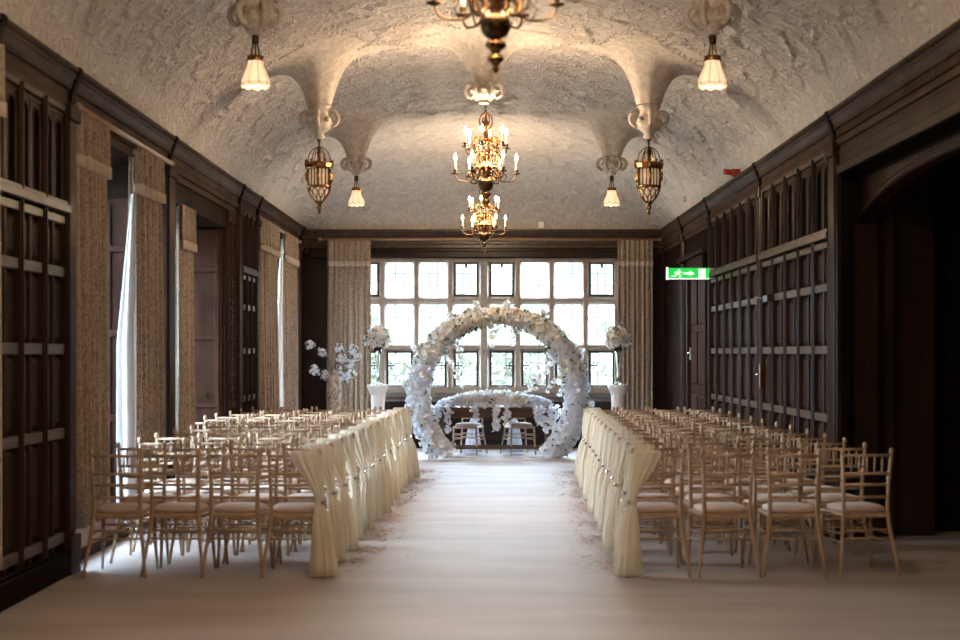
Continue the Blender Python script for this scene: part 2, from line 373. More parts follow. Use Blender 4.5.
RAILS = [.24, .99, 1.59, 2.14]
def panels(name, side, y0, y1, n, label, open_top=False):
    a = MB(); r = MB()
    def bx(mb, ya, yb, z0, z1, d):
        x0, x1 = side*(W-d), side*(W-.0); mb.box(min(x0,x1), max(x0,x1), ya, yb, z0, z1)
    cw = (y1-y0)/n
    bx(a, y0, y1, 0, .14, .05); bx(a, y0, y1, .14, .2, .035)
    for i in range(n+1):
        c = y0+i*cw; bx(a, max(y0, c-.032), min(y1, c+.032), .2, 3.36, .058)
        bx(a, max(y0, c-.012), min(y1, c+.012), .2, 3.36, .07)
    for i in range(n):
        c0 = y0+i*cw+.04; c1 = y0+(i+1)*cw-.04; cm = (c0+c1)/2
        bx(a, cm-.022, cm+.022, .2, 3.36, .034)
        for z in RAILS: bx(r, c0-.005, c1+.005, z, z+.075, .046)
        bx(r, c0-.005, c1+.005, 2.52, 2.58, .05)
        zz = [.2]+[q for q in RAILS]+[2.52]
        for h0, h1 in ((c0, cm-.03), (cm+.03, c1)):
            for j in range(len(zz)-1):
                za = zz[j]+(.085 if j else .02); zb = zz[j+1]-.02
                if zb-za < .1: continue
                m = (h1-h0)*.2
                X0 = side*(W-.004); X1 = side*(W-.024); e = .018
                vs = [(X0,h0+.01,za),(X0,h1-.01,za),(X0,h1-.01,zb),(X0,h0+.01,zb),(X1,h0+m,za+e*2),(X1,h1-m,za+e*2),(X1,h1-m,zb-e*2),(X1,h0+m,zb-e*2)]
                a.raw(vs, [(4,5,6,7),(0,1,5,4),(1,2,6,5),(2,3,7,6),(3,0,4,7)])
            # upper tier: round headed blind arch
            q = (h1-h0)/2; hc = (h0+h1)/2; zt = 3.30; zs = 3.30-.04-q
            arc = [(hc+q*math.cos(t), zs+q*math.sin(t)) for t in np.linspace(0, PI, 9)]
            a.prism([(h1, zt)]+arc+[(h0, zt)], lambda u, v, d: (side*(W-d), u, v), 0, .03)
            a.tube([(side*(W-.03), u, v) for u, v in [(h1-.01, 2.7)]+[(hc+(u-hc)*.9, v-.005) for u, v in arc]+[(h0+.01, 2.7)]], .009, 5)
    bx(r, y0, y1, 2.60, 2.66, .085); bx(r, y0, y1, 2.66, 2.69, .065); bx(r, y0, y1, 3.33, 3.38, .05)
    o = a.build(name, M['wood'], bevel=.005); structure(o, label)
    r.build('panel_rail', M['wood_rail'], o, bevel=.006)
    return o
panels('trim_8', -1, 9.8, 11.5, 3, 'near left oak panelling with round-headed upper panels')
panels('trim_9', -1, 19.8, 21.05, 3, 'narrow oak panelling between two left window bays')
TR10 = panels('trim_10', 1, 13.9, 17.3, 5, 'right oak panelling next to the wide opening')
panels('trim_11', 1, 17.48, 21.2, 6, 'right oak panelling beyond, beside the exit sign')
# door on the far right wall
dm = MB(); dx0 = W-.03
dm.box(W-.03, W, 21.65, 23.35, 0, 2.75)
d1 = structure(dm.build('door_1', M['wood_red'], bevel=.006), 'reddish oak door in the far right wall')
q = MB()
for a, b in ((21.75, 22.45), (22.55, 23.25)):
    for z0, z1 in ((.25, 1.0), (1.15, 1.9), (2.0, 2.65)): q.box(W-.05, W-.028, a+.06, b-.06, z0, z1)
q.build('door_panel', M['wood_red'], d1, bevel=.012)
q = MB(); q.box(W-.075, W-.03, 23.1, 23.16, 1.5, 1.68); q.tube([(W-.04, 23.13, 1.6), (W-.1, 23.13, 1.6), (W-.1, 23.0, 1.6)], .012, 6)
q.build('door_handle', M['silver'], d1)
q = MB(); q.box(W-.09, W, 21.45, 21.65, 0, 2.95); q.box(W-.09, W, 23.35, 23.5, 0, 2.95); q.box(W-.09, W, 21.45, 23.5, 2.75, 2.95); q.box(W-.14, W, 21.4, 24.2, 2.95, 3.02)
structure(q.build('trim_12', M['wood'], bevel=.01))

# reveal and Tudor arch of the right opening
q = MB(); q.box(W+.5, W+.9, 14.0, 14.4, 0, 4); q.box(W+.02, W+.12, 13.84, 13.9, 0, 3.12); q.box(W+.22, W+.27, 13.86, 13.9, .2, 3.1); q.box(W+.42, W+.5, 13.82, 13.9, 0, 3.12)
q.box(W, W+.5, 13.8, 13.9, 0, .22)
structure(q.build('trim_13', M['wood'], bevel=.01), 'stepped oak jamb at the edge of the right opening')
q = MB(); yc = (OY0+OY1)/2; hw = (OY1-OY0)/2
arc = []
for t in np.linspace(-1, 1, 41):
    arc.append((yc+hw*t, 2.72+.30*(1-abs(t)**2.4)**.8))
poly = arc+[(OY1, 3.2), (OY0, 3.2)]
q.prism(poly, lambda u, v, d: (W+d, u, v), .18, .34)
q.tube([(W+.17, u, v-.01) for u, v in arc], .03, 6); q.tube([(W+.19, u, v+.05) for u, v in arc], .018, 6)
for sy in (OY1-.09,): q.box(W+.15, W+.36, sy, OY1, 0, 2.72)
structure(q.build('trim_14', M['wood'], bevel=.006), 'flat oak arch over the right opening')
q = MB(); q.box(W-.03, W, OY0, OY1-.3, 3.2, 3.34); q.box(W-.05, W, OY0, OY1-.28, 3.12, 3.2)
structure(q.build('trim_15', M['wood'], bevel=.008))

# panelled reveals inside the left bays (their far sides face the camera)
for i, (a, b) in enumerate(BAYS):
    q = MB(); r = MB()
    q.box(-4.0, -3.09, b-.03, b, 0, 3.06)
    for z in (.15, .95, 1.75, 2.55): q.box(-3.98, -3.12, b-.055, b-.028, z, z+.07)
    for x in (-3.98, -3.58, -3.18): q.box(x, x+.06, b-.05, b-.028, .15, 3.0)
    q.box(-4.0, -3.1, a, b, 0, .1)
    structure(q.build('trim_%d' % (16+i), M['wood_red'] , bevel=.008))
for side, y0, y1 in ((-1, 3, 7.3), (-1, 8.7, 11.75), (-1, 15.15, 15.6), (-1, 18.9, 21.3), (-1, 26.0, YE), (1, 13.9, YE)):
    q = MB(); x0, x1 = side*(W-.075), side*W; q.box(min(x0,x1), max(x0,x1), y0, y1, 0, .17); x0 = side*(W-.055); q.box(min(x0,x1), max(x0,x1), y0, y1, .17, .2)
    structure(q.build('baseboard_left' if side < 0 else 'baseboard_right', M['black_wood'], bevel=.006))

# ---------------------------------------------------------------- windows
def window(name, label, wd, z0, z1, cols, rows, loc, rz, cw=.135, centre=.20, lit=(), motif=(), dark=()):
    """stone mullioned window in local x (width) / z; looks towards local -y"""
    fr = MB(); gl = MB(); ld = MB(); ir = MB(); mo = MB()
    hw = wd/2
    fr.box(-hw, hw, -.09, .09, z0, z0+.10); fr.box(-hw, hw, -.09, .09, z1-.07, z1)
    fr.box(-hw-.0, -hw+.08, -.09, .09, z0, z1); fr.box(hw-.08, hw, -.09, .09, z0, z1)
    xs = []
    for i in range(cols+1):
        c = -hw+wd*i/cols
        if 0 < i < cols:
            t = centre/2 if i*2 == cols else cw/2
            fr.loft([[(c-t, -.02, z), (c-t*.5, -.10 if i*2 != cols else -.14, z), (c+t*.5, -.10 if i*2 != cols else -.14, z), (c+t, -.02, z), (c+t, .09, z), (c-t, .09, z)] for z in (z0+.05, z1-.03)])
        xs.append(c)
    hs = rows
    for z in hs[1:-1]:
        fr.loft([[(x, -.02, z-.07), (x, -.085, z-.03), (x, -.085, z+.03), (x, -.02, z+.07), (x, .09, z+.07), (x, .09, z-.07)] for x in (-hw+.02, hw-.02)])
    for i in range(cols):
        a = xs[i]+(centre/2 if i*2 == cols else cw/2); b = xs[i+1]-(centre/2 if (i+1)*2 == cols else cw/2)
        if i == 0: a = -hw+.08
        if i == cols-1: b = hw-.08
        for j in range(len(hs)-1):
            c = hs[j]+(.10 if j == 0 else .07); d = hs[j+1]-(.07 if j == len(hs)-2 else .07)
            gl.box(a, b, .018, .024, c, d)
            for k in (1, 2): x = a+(b-a)*k/3; ld.box(x-.0045, x+.0045, .012, .03, c, d)
            nz = max(2, round((d-c)/.19))
            for k in range(1, nz): z = c+(d-c)*k/nz; ld.box(a, b, .012, .03, z-.0045, z+.0045)
            if (i, j) in dark:
                t = .03
                ir.box(a, b, -.03, .035, c, c+t); ir.box(a, b, -.03, .035, d-t, d); ir.box(a, a+t, -.03, .035, c+t, d-t); ir.box(b-t, b, -.03, .035, c+t, d-t)
                if j == len(hs)-2: ir.box((a+b)/2-.02, (a+b)/2+.02, -.05, -.03, d-.09, d-.01)
            if (i, j) in motif:                     # small wrought catch in the shape of a cross of leaves
                x = (b-.075) if motif[(i, j)] > 0 else (a+.075); z = c+(d-c)*.60
                for u, v in ((0, 0), (.04, 0), (-.04, 0), (0, .045), (0, -.045)): mo.lathe([(.001, -.02), (.02, -.01), (.02, .01), (.001, .02)], (x+u, -.045, z+v), 6)
                mo.box(x-.06, x+.06, -.05, -.03, z-.0045, z+.0045); mo.box(x-.006, x+.006, -.05, -.03, z-.06, z+.06)
    o = structure(fr.build(name, M['mullion'], bevel=.004), label); o.location = loc; o.rotation_euler = (0, 0, rz)
    gl.build('window_glass', M['glass'], o); ld.build('window_leading', M['lead'], o)
    if ir.v: ir.build('casement_frame', M['iron'], o, bevel=.003)
    if mo.v: mo.build('window_catch', M['iron'], o)
    return o
hs = [.93, 1.70, 2.49, 3.20]
dark = [(i, 0) for i in range(8)] + [(0, 2), (3, 2), (4, 2), (7, 2)]
window('window_1', 'great leaded end window of eight lights in three tiers', 4.56, .93, 3.20, 8, hs, (0, 27.05, 0), 0, dark=dark,
       motif={(0, 0): 1, (1, 0): -1, (2, 0): 1, (3, 0): -1, (4, 0): 1, (5, 0): -1, (6, 0): 1, (7, 0): -1})
q = MB(); q.box(-2.35, 2.35, YE-.10, 27.0, .85, .93); q.box(-2.33, 2.33, YE-.06, YE, .78, .85)
structure(q.build('window_sill', M['wood_rail'], bevel=.01))
for i, (a, b) in enumerate(BAYS):
    zt = 3.08 if i == 2 else 3.38
    window('window_%d' % (i+2), 'leaded side window inside a left bay', b-a, .42, zt, 6, [.42, 1.5, 2.4, zt], (-4.08, (a+b)/2, 0), PI/2, cw=.09, centre=.09)

# outside: lawn and trees
q = MB(); q.box(-60, 60, 28, 110, -3.2, -3.0); q.box(-60, -4.6, -20, 28, -3.2, -3.0)
structure(q.build('ground', M['lawn']))
def foliage(mb, c, R, n, rg, sz=.5):
    for _ in range(n):
        d = Vector((rg.gauss(0,1), rg.gauss(0,1), rg.gauss(0,1))).normalized()*(rg.random()**.35)
        p = Vector((c[0]+d.x*R[0], c[1]+d.y*R[1], c[2]+d.z*R[2]))
        a = Vector((rg.gauss(0,1), rg.gauss(0,1), rg.gauss(0,1))).normalized(); b = a.orthogonal().normalized()*sz; a = a*sz
        mb.raw([p-a, p-b*.6, p+a, p+b*.6], [(0,1,2,3)])
for k, (x, y, h, kind) in enumerate([(-11, 62, 9, 0), (-5.2, 70, 8, 1), (1.2, 66, 8.5, 2), (7, 60, 8, 3), (12.5, 72, 11, 4)]):
    rg = random.Random(k+3)
    lab = ['broad tree behind the far left lights of the end window', 'round pale tree seen left of the central mullion', 'tree seen just right of the central mullion',
           'low tree seen behind the right lights of the end window', 'tall tree at the right edge of the end window'][kind]
    t = thing('tree', lab, 'tree', (x, y, -3), 0, 'trees outside the end window')
    q = MB(); q.tube([(0,0,0), (.1,0,h*.3), (0,.1,h*.7)], [.35, .25, .1], 8); q.build('trunk', M['bark'], t)
    q = MB(); foliage(q, (0,0,h*.62), (h*.38, h*.38, h*.4), 420, rg); q.build('crown', M['tree'], t)

# ---------------------------------------------------------------- curtains
def curtain(label, p0, p1, zt, zb, folds, depth, n, group, lining=None, taper=1.0):
    """hangs along p0 -> p1; n is the unit vector to the room side"""
    p0 = Vector((*p0, 0)); p1 = Vector((*p1, 0)); n = Vector((*n, 0)); L_ = (p1-p0).length; e = (p1-p0).normalized()
    t = thing('curtain', label, 'curtain', (p0.x, p0.y, zb), 0, group)
    rg = random.Random(sum(map(ord, label)) % 1000); ph = [rg.uniform(0, 6) for _ in range(4)]
    def sheet(z0, z1, off, amp, fo, nu, nv, wig=.0):
        vs = []; m = MB()
        for j in range(nv+1):
            z = z1+(z0-z1)*j/nv; v = (z1-z)/(zt-zb)
            for i in range(nu+1):
                u = i/nu; uu = .5+(u-.5)*(1+(taper-1)*v)
                d = off + amp*(.55+.45*v)*(math.sin(u*folds*fo*2*PI+ph[0]+.5*math.sin(3*v+ph[1]))*.75+.25*math.sin(u*folds*fo*PI*3.1+ph[2]+v))
                d += wig*math.sin(u*9+ph[3])
                p = p0+e*(uu*L_)+n*d; vs.append((p.x-p0.x, p.y-p0.y, z-zb))
        m.raw(vs, [(j*(nu+1)+i, j*(nu+1)+i+1, (j+1)*(nu+1)+i+1, (j+1)*(nu+1)+i) for j in range(nv) for i in range(nu)])
        return m
    sheet(zb, zt, depth, depth*.8, 1, folds*14, 20).build('drape', M['curtain'], t, smooth=True, solid=.012)
    sheet(zt-.34, zt+.02, depth+.03, depth*.75, 1, folds*14, 4).build('valance', M['curtain'], t, smooth=True, solid=.012)
    sheet(zt-.42, zt-.33, depth+.04, depth*.8, 1, folds*14, 2).build('fringe', M['fringe'], t, smooth=True, solid=.016)
    if lining:
        lx0, lx1, top = lining
        m = MB(); vs = []
        for j in range(21):
            v = j/20; z = zb+(top-zb)*(1-v)+.02; wv = (.25+.75*min(1, v*2.2))
            for i in range(13):
                u = i/12; vs.append((lx0-p0.x+(lx1-lx0)*u*wv+.0, -.02+.03*math.sin(u*9+v), z-zb))
        m.raw(vs, [(j*13+i, j*13+i+1, (j+1)*13+i+1, (j+1)*13+i) for j in range(20) for i in range(12)])
        m.build('lining', M['lining'], t, smooth=True, solid=.008)
    return t
SG = 'curtains in the side bays'
curtain('brown damask curtain at the left edge of the view, by the nearest panelling', (-3.0, 8.5), (-3.0, 9.72), 3.45, .28, 4, .05, (1, 0), SG)
curtain('brown damask curtain with a deep fringed heading, first past the near panelling', (-3.13, 11.78), (-3.13, 12.75), 3.40, .30, 8, .10, (1, 0), SG)
curtain('damask curtain whose white lining shows along its near edge', (-3.13, 13.8), (-3.13, 14.85), 3.40, .12, 10, .10, (1, 0), SG, lining=(-3.0, -3.16, 2.95))
curtain('narrow pale damask curtain hanging in the low-headed recess', (-3.09, 15.85), (-3.09, 16.6), 3.06, .12, 5, .05, (1, 0), SG, lining=(-3.04, -3.11, 2.6))
curtain('damask curtain on the near side of the farthest left bay', (-3.07, 21.35), (-3.07, 23.0), 3.38, .12, 10, .085, (1, 0), SG, lining=(-3.0, -3.08, 3.0))
curtain('damask curtain on the far side of the farthest left bay', (-3.07, 23.7), (-3.07, 25.4), 3.38, .12, 12, .085, (1, 0), SG, lining=(-2.99, -3.12, 3.0))
curtain('long damask curtain with fringed heading left of the end window', (-2.62, 26.83), (-1.9, 26.83), 3.47, .12, 8, .05, (0, -1), 'curtains flanking the end window', taper=1.05)
curtain('long damask curtain with fringed heading right of the end window', (2.24, 26.83), (2.82, 26.83), 3.47, .12, 7, .05, (0, -1), 'curtains flanking the end window')
for lab, a, b in (('wooden curtain pole above the bay after the near panelling', (-2.97, 11.7, 3.40), (-2.97, 15.2, 3.40)), ('wooden curtain pole above the farthest left bay', (-2.97, 21.2, 3.39), (-2.97, 25.8, 3.39)),
                  ('wooden curtain pole across the head of the end window', (-2.75, 26.78, 3.50), (2.95, 26.78, 3.50))):
    q = MB(); q.tube([a, b], .022, 10)
    for p in (a, b): q.lathe([(.002, -.035), (.03, -.015), (.035, 0), (.03, .015), (.002, .035)], p, 10)
    o = q.build('curtain_pole', M['rail'], smooth=True); tag(o, lab, 'curtain pole')

# ---------------------------------------------------------------- plaster pendants and lamps
def trumpet(x, y, zb, rn=.125, R=1.0, nr_=22, n=36):
    """flared plaster neck that runs out into the vault all round"""
    q = MB(); D = float(ceil_z(np.array(x), np.array(y)))-zb; vs = []
    for i in range(nr_):
        t = i/(nr_-1); r = rn+(R-rn)*t**1.7
        for k in range(n):
            a = 2*PI*k/n; g = 1+.03*math.cos(8*a)*(1-t); rr = r*g
            c = float(ceil_z(np.array(x+rr*math.cos(a)), np.array(y+rr*math.sin(a)))); c0 = D+zb
            f = max(0, (math.exp(-(r-rn)/.11)-math.exp(-(R-rn)/.11))/(1-math.exp(-(R-rn)/.11)))
            z = c*(1-f)+(c0-D)*f + (.02*t if t > .9 else -.004)
            vs.append((rr*math.cos(a), rr*math.sin(a), z))
    q.raw(vs, [(i*n+k, i*n+(k+1) % n, (i+1)*n+(k+1) % n, (i+1)*n+k) for i in range(nr_-1) for k in range(n)])
    return q
def rose_mesh(r, h, scrolls):
    """local, top at z=0"""
    q = MB()
    q.lathe([(r*.55, .0), (r*.62, -.02), (r*.5, -.05), (r*.55, -.1*h/.3), (r*.72, -.16*h/.3), (r*.6, -h*.68), (r*.3, -h*.8), (r*.22, -h*.86), (r*.30, -h*.92), (r*.2, -h*.98), (.01, -h)], (0,0,0), 24, 8, .07)
    for k in range(scrolls):
        a = 2*PI*k/scrolls+PI/scrolls*0; ca, sa = math.cos(a), math.sin(a)
        pts = []
        for t in np.linspace(0, 1, 16):                     # C-scroll standing outwards
            th_ = -PI*.55+t*PI*1.75; rr = (.36-.2*t)*r*1.1
            pu = r*.68+rr*math.cos(th_); pz = -h*.38+rr*1.15*math.sin(th_); pts.append((pu*ca, pu*sa, pz))
        q.tube(pts, [.027*(1-.5*abs(t-.4)) for t in np.linspace(0, 1, 16)], 6)
    for k in range(scrolls):
        a = 2*PI*(k+.5)/scrolls; q.lathe([(.005, -.03), (.03, -.015), (.035, 0), (.02, .025), (.005, .03)], (r*.7*math.cos(a), r*.7*math.sin(a), -h*.45), 8)
    return q
ZR = {}
for i, yr in enumerate(ROWS):
    for xr in (-PX, 0, PX):
        zb = (4.16 if i != 3 else 4.22) if xr else 4.38
        if xr == 0 and i == 3: continue
        tr = trumpet(xr, yr, zb)
        o = tr.build('ceiling_trumpet', M['plaster_rose'], smooth=True, loc=(xr, yr, 0)); o['kind'] = 'structure'
rose_a = rose_mesh(.19, .26, 6); rose_b = rose_mesh(.19, .36, 4)
def add_rose(mesh_from, name, label, loc, m=None):
    if m is None: o = mesh_from.build(name, M['plaster_rose'], smooth=True)
    else: o = bpy.data.objects.new(name, m); C.objects.link(o)
    o.location = loc; tag(o, label, 'ceiling rose', 'moulded plaster ceiling roses'); return o
side_word = {-1: 'left', 1: 'right'}
ra = rb = None
for s in (-1, 1):
    for i, dpt in ((1, 'nearest'), (3, 'far')):
        o = add_rose(rose_a, 'ceiling_rose', 'round plaster rose with scrolls above the %s %s frilled shade lamp' % (dpt, side_word[s]), (s*PX, ROWS[i], 4.22), ra.data if ra else None); ra = ra or o
    o = add_rose(rose_b, 'ceiling_rose', 'long scrolled plaster rose holding the %s brass lantern' % side_word[s], (s*PX, ROWS[2], 4.16), rb.data if rb else None); rb = rb or o
add_rose(rose_a, 'ceiling_rose', 'scrolled plaster rose over the middle chandelier, on the ridge of the vault', (0, ROWS[2], 4.42), ra.data)

def shade_lamp(label, loc):
    t = thing('pendant_lamp', label, 'pendant lamp', loc, 0, 'frilled glass pendant lamps')       # origin at top of fitting
    q = MB(); q.lathe([(.005, .03), (.035, .02), (.02, -.01), (.028, -.03), (.028, -.09), (.012, -.1)], (0,0,0), 12); q.build('socket', M['brass_dark'], t, smooth=True)
    q = MB()
    for k in range(4):
        a = PI/4+k*PI/2; q.tube([(.02*math.cos(a), .02*math.sin(a), -.08), (.045*math.cos(a), .045*math.sin(a), -.2)], .004, 5)
    q.tube([(0,0,-.09), (0,0,-.2)], .007, 6); q.build('chain', M['brass_dark'], t)
    q = MB(); q.lathe([(.05, -.19), (.062, -.20), (.056, -.215), (.064, -.235), (.06, -.24), (.03, -.24), (.03, -.19)], (0,0,0), 20, 10, .06); q.build('shade_holder', M['brass'], t, smooth=True)
    q = MB(); n = 48; vs = []; pr = [(.052, -.235), (.056, -.27), (.066, -.31), (.083, -.355), (.097, -.40), (.100, -.425), (.092, -.45)]
    for r, z in pr:
        for k in range(n):
            a = 2*PI*k/n; f = abs(math.cos(4*a)); rr = r*(1+.055*f); dz = -.018*f*(1 if z < -.42 else 0)
            vs.append((rr*math.cos(a), rr*math.sin(a), z+dz))
    q.raw(vs, [(i*n+k, i*n+(k+1) % n, (i+1)*n+(k+1) % n, (i+1)*n+k) for i in range(len(pr)-1) for k in range(n)])
    q.build('lamp_shade', M['shade'], t, smooth=True, solid=.004)
    q = MB()
    for k in range(8):
        a = 2*PI*(k+.5)/8; q.tube([((r+.002)*math.cos(a), (r+.002)*math.sin(a), z) for r, z in pr], .0036, 4)
    q.tube([((.1035*(1+.055*abs(math.cos(4*a))))*math.cos(a), (.1035*(1+.055*abs(math.cos(4*a))))*math.sin(a), -.425-.012*abs(math.cos(4*a))) for a in np.linspace(0, 2*PI, 49)], .0036, 4)
    q.build('shade_ribs', M['shade_rib'], t)
    t.scale = (1, 1, .88)
    q = MB(); q.lathe([(.005, -.27), (.022, -.29), (.028, -.34), (.02, -.385), (.004, -.40)], (0,0,0), 12); q.build('bulb', M['bulb'], t, smooth=True)
    return t
sl = shade_lamp('lit frilled glass lamp hanging from the nearest left plaster rose', (-PX, ROWS[1], 3.98))
dup(sl, (PX, ROWS[1], 3.98), 0, 'lit frilled glass lamp hanging from the nearest right plaster rose')
dup(sl, (-PX, ROWS[3], 3.97), 0, 'lit frilled glass lamp far down the gallery on the left, past the lantern')
dup(sl, (PX, ROWS[3], 3.97), 0, 'lit frilled glass lamp far down the gallery on the right, past the lantern')

def lantern(label, loc):
    t = thing('hanging_lantern', label, 'lantern', loc, 0, 'brass hanging lanterns')                # origin at hook top
    q = MB(); q.tube([(0,0,.02), (0,0,-.3)], .008, 6); q.lathe([(.002, .02), (.025, 0), (.022, -.04), (.003, -.06)], (0,0,0), 10); q.lathe([(.01, -.12), (.03, -.16), (.02, -.2), (.012, -.3)], (0,0,0), 10); q.build('hook', M['brass_dark'], t, smooth=True)
    q = MB()
    for k in range(6):
        a = k*PI/3; q.tube([(.115*math.sin(u)*math.cos(a), .115*math.sin(u)*math.sin(a), -.25+.16*math.cos(u)*.9) for u in np.linspace(0, PI*.55, 9)], .006, 5)
    q.build('crown_band', M['brass'], t)
    q = MB(); q.lathe([(.06, -.255), (.14, -.265), (.152, -.285), (.138, -.31), (.145, -.325), (.12, -.34), (.05, -.33)], (0,0,0), 36, 12, .035)
    for k in range(12):
        a = k*PI/6; q.lathe([(.002, .03), (.012, .012), (.006, 0)], (.142*math.cos(a), .142*math.sin(a), -.262), 6)
    q.build('lantern_crown', M['brass'], t, smooth=True)
    q = MB(); q.lathe([(.108, -.335), (.108, -.505)], (0,0,0), 12); q.lathe([(.10, -.51), (.088, -.57), (.06, -.63), (.02, -.665)], (0,0,0), 16); q.build('lantern_glass', M['lantern_glass'], t)
    q = MB(); n = 6
    for k in range(n):
        a = 2*PI*k/n+PI/6
        q.tube([(.122*math.cos(a), .122*math.sin(a), -.33), (.128*math.cos(a), .128*math.sin(a), -.42), (.12*math.cos(a), .12*math.sin(a), -.515)], .013, 6)
        q.lathe([(.002,-.05), (.018,-.02), (.01,.0), (.02,.03), (.002,.06)], (.14*math.cos(a), .14*math.sin(a), -.42), 6)
        for j in (1/3, 2/3):
            b = a+2*PI/n*j; q.tube([(.112*math.cos(b), .112*math.sin(b), -.33), (.112*math.cos(b), .112*math.sin(b), -.51)], .007, 5)
    q.lathe([(.11, -.50), (.13, -.505), (.128, -.525), (.105, -.53)], (0,0,0), 24); q.build('lantern_frame', M['brass'], t, smooth=True)
    q = MB()
    for k in range(10):                                       # pierced bowl of crossing straps
        for s in (-1, 1):
            q.tube([(r*math.cos(2*PI*k/10+s*u), r*math.sin(2*PI*k/10+s*u), z) for r, z, u in ((.116,-.525,0), (.112,-.56,.22), (.094,-.60,.42), (.068,-.64,.62), (.03,-.68,.8))], .0065, 4)
    q.lathe([(.03, -.67), (.035, -.69), (.018, -.705), (.032, -.73), (.012, -.76), (.02, -.78), (.004, -.81)], (0,0,0), 12)
    q.build('pierced_bowl', M['brass'], t, smooth=True)
    l = bpy.data.lights.new('lantern_bulb', 'POINT'); l.energy = 14; l.color = (1, .72, .42); l.shadow_soft_size = .05
    lo = bpy.data.objects.new('lantern_bulb', l); lo.location = (0, 0, -.62); lo.parent = t; C.objects.link(lo)
    return t
la = lantern('brass and glass lantern hanging on the left of the vault', (-PX, ROWS[2], 3.83))
lb = dup(la, (PX, ROWS[2], 3.83), 0, 'brass and glass lantern hanging on the right of the vault')

def chandelier(label, loc, chain_top, power):
    t = thing('chandelier', label, 'chandelier', loc, 0, 'brass candle chandeliers')                # origin at ball centre
    q = MB(); q.lathe([(.02, .07), (.03, .08), (.045, .09), (.03, .11), (.055, .14), (.08, .17), (.06, .20), (.028, .23), (.035, .26), (.065, .30), (.045, .36),
        (.025, .40), (.05, .43), (.06, .46), (.03, .50), (.02, .56), (.04, .60), (.03, .64), (.012, .68), (.012, .74)], (0,0,0), 24); q.build('stem', M['brass'], t, smooth=True)
    q = MB(); q.lathe([(.078*math.sin(u)+.001, -.078*math.cos(u)) for u in np.linspace(0, PI, 16)], (0,0,0), 28); q.build('ball', M['brass_dark'], t, smooth=True)
    q = MB(); q.lathe([(.02, -.07), (.045, -.085), (.052, -.105), (.03, -.13), (.018, -.145), (.036, -.165), (.04, -.18), (.02, -.20), (.01, -.215), (.018, -.225), (.003, -.25)], (0,0,0), 20, 8, .08); q.build('finial', M['brass'], t, smooth=True)
    q = MB()
    for k in range(12):
        a = k*PI/6
        for z0, rr, hh in ((.12, .10, .075), (.26, .105, .07), (.42, .10, .075)):
            q.tube([((rr+.035*math.cos(u))*math.cos(a), (rr+.035*math.cos(u))*math.sin(a), z0+hh*math.sin(u)*.8) for u in np.linspace(-1.8, 2.6, 10)], .010, 5)
    q.build('scrollwork', M['brass'], t, smooth=True); q = MB()
    for k in range(4):
        a = k*PI/2+.5; q.tube([((.075*math.sin(u))*math.cos(a), (.075*math.sin(u))*math.sin(a), .64+.085*-math.cos(u)+.01) for u in np.linspace(.2, PI-.15, 10)], .007, 5)
    q.build('crown_bow', M['brass'], t, smooth=True)
    q = MB(); z = .72; k = 0
    while z < chain_top-loc[2]:
        a = (k % 2)*PI/2; q.tube([(.012*math.cos(u)*math.cos(a), .012*math.cos(u)*math.sin(a), z+.022+.026*math.sin(u)) for u in np.linspace(0, 2*PI, 9)], .004, 4); z += .038; k += 1
    q.build('chain', M['brass_dark'], t)
    for tier, (R, zc, n, ph) in enumerate(((.315, .105, 6, .06), (.225, .375, 6, .35))):
        for k in range(n):
            a = ph+k*2*PI/n; ca, sa = math.cos(a), math.sin(a)
            zz = zc; pts = []
            for r, z_ in ((.04, zz+.02), (.07, zz+.035), (.10, zz+.01), (.13, zz-.05), (.18 if tier == 0 else .15, zz-.078), (R*.86, zz-.07), (R*.97, zz-.035), (R, zz)):
                pts.append((r*ca, r*sa, z_))
            sp = [Vector(p) for p in pts]; fine = []
            for i in range(len(sp)-1):
                p_, a_, b_, n_ = sp[max(i-1,0)], sp[i], sp[i+1], sp[min(i+2, len(sp)-1)]
                for u in (0, .33, .66): fine.append(.5*((2*a_)+(b_-p_)*u+(2*p_-5*a_+4*b_-n_)*u*u+(-p_+3*a_-3*b_+n_)*u**3))
            fine.append(sp[-1])
            m = MB(); m.tube(fine, .0075, 6); m.tube([(r*ca, r*sa, z_) for r, z_ in ((R*.6, zz-.07), (R*.68, zz-.02), (R*.58, zz+.005), (R*.52, zz-.02))], .005, 5)
            m.lathe([(.008, -.01), (.04, .0), (.044, .008), (.014, .008), (.012, .02), (.02, .03), (.02, .045), (.004, .045)], (R*ca, R*sa, zz), 12)
            ar = m.build('arm', M['brass_dark'], t, smooth=True)
            m = MB(); m.lathe([(.011, .04), (.011, .135), (.004, .14)], (R*ca, R*sa, zz), 10); cn = m.build('candle', M['candle'], ar, smooth=True)
            m = MB(); m.lathe([(.006, .138), (.016, .155), (.017, .172), (.009, .195), (.001, .215)], (R*ca, R*sa, zz), 10); b = m.build('bulb', M['bulb'], ar, smooth=True)
    l = bpy.data.lights.new('candle_glow', 'POINT'); l.energy = power; l.color = (1, .74, .48); l.shadow_soft_size = .3
    lo = bpy.data.objects.new('candle_glow', l); lo.location = (0, 0, .30); lo.parent = t; C.objects.link(lo)
    return t
chandelier('nearest brass chandelier, cut off by the top of the picture', (.06, 8.25, 3.29), float(ceil_z(np.array(0.), np.array(8.25))), 240)
chandelier('middle brass chandelier with twelve lit candles in two tiers', (.02, 16.5, 3.34), 4.17, 260)
chandelier('farthest lit brass chandelier, hanging just below the middle one in view', (0.0, 23.4, 3.30), float(ceil_z(np.array(0.), np.array(23.4))), 210)

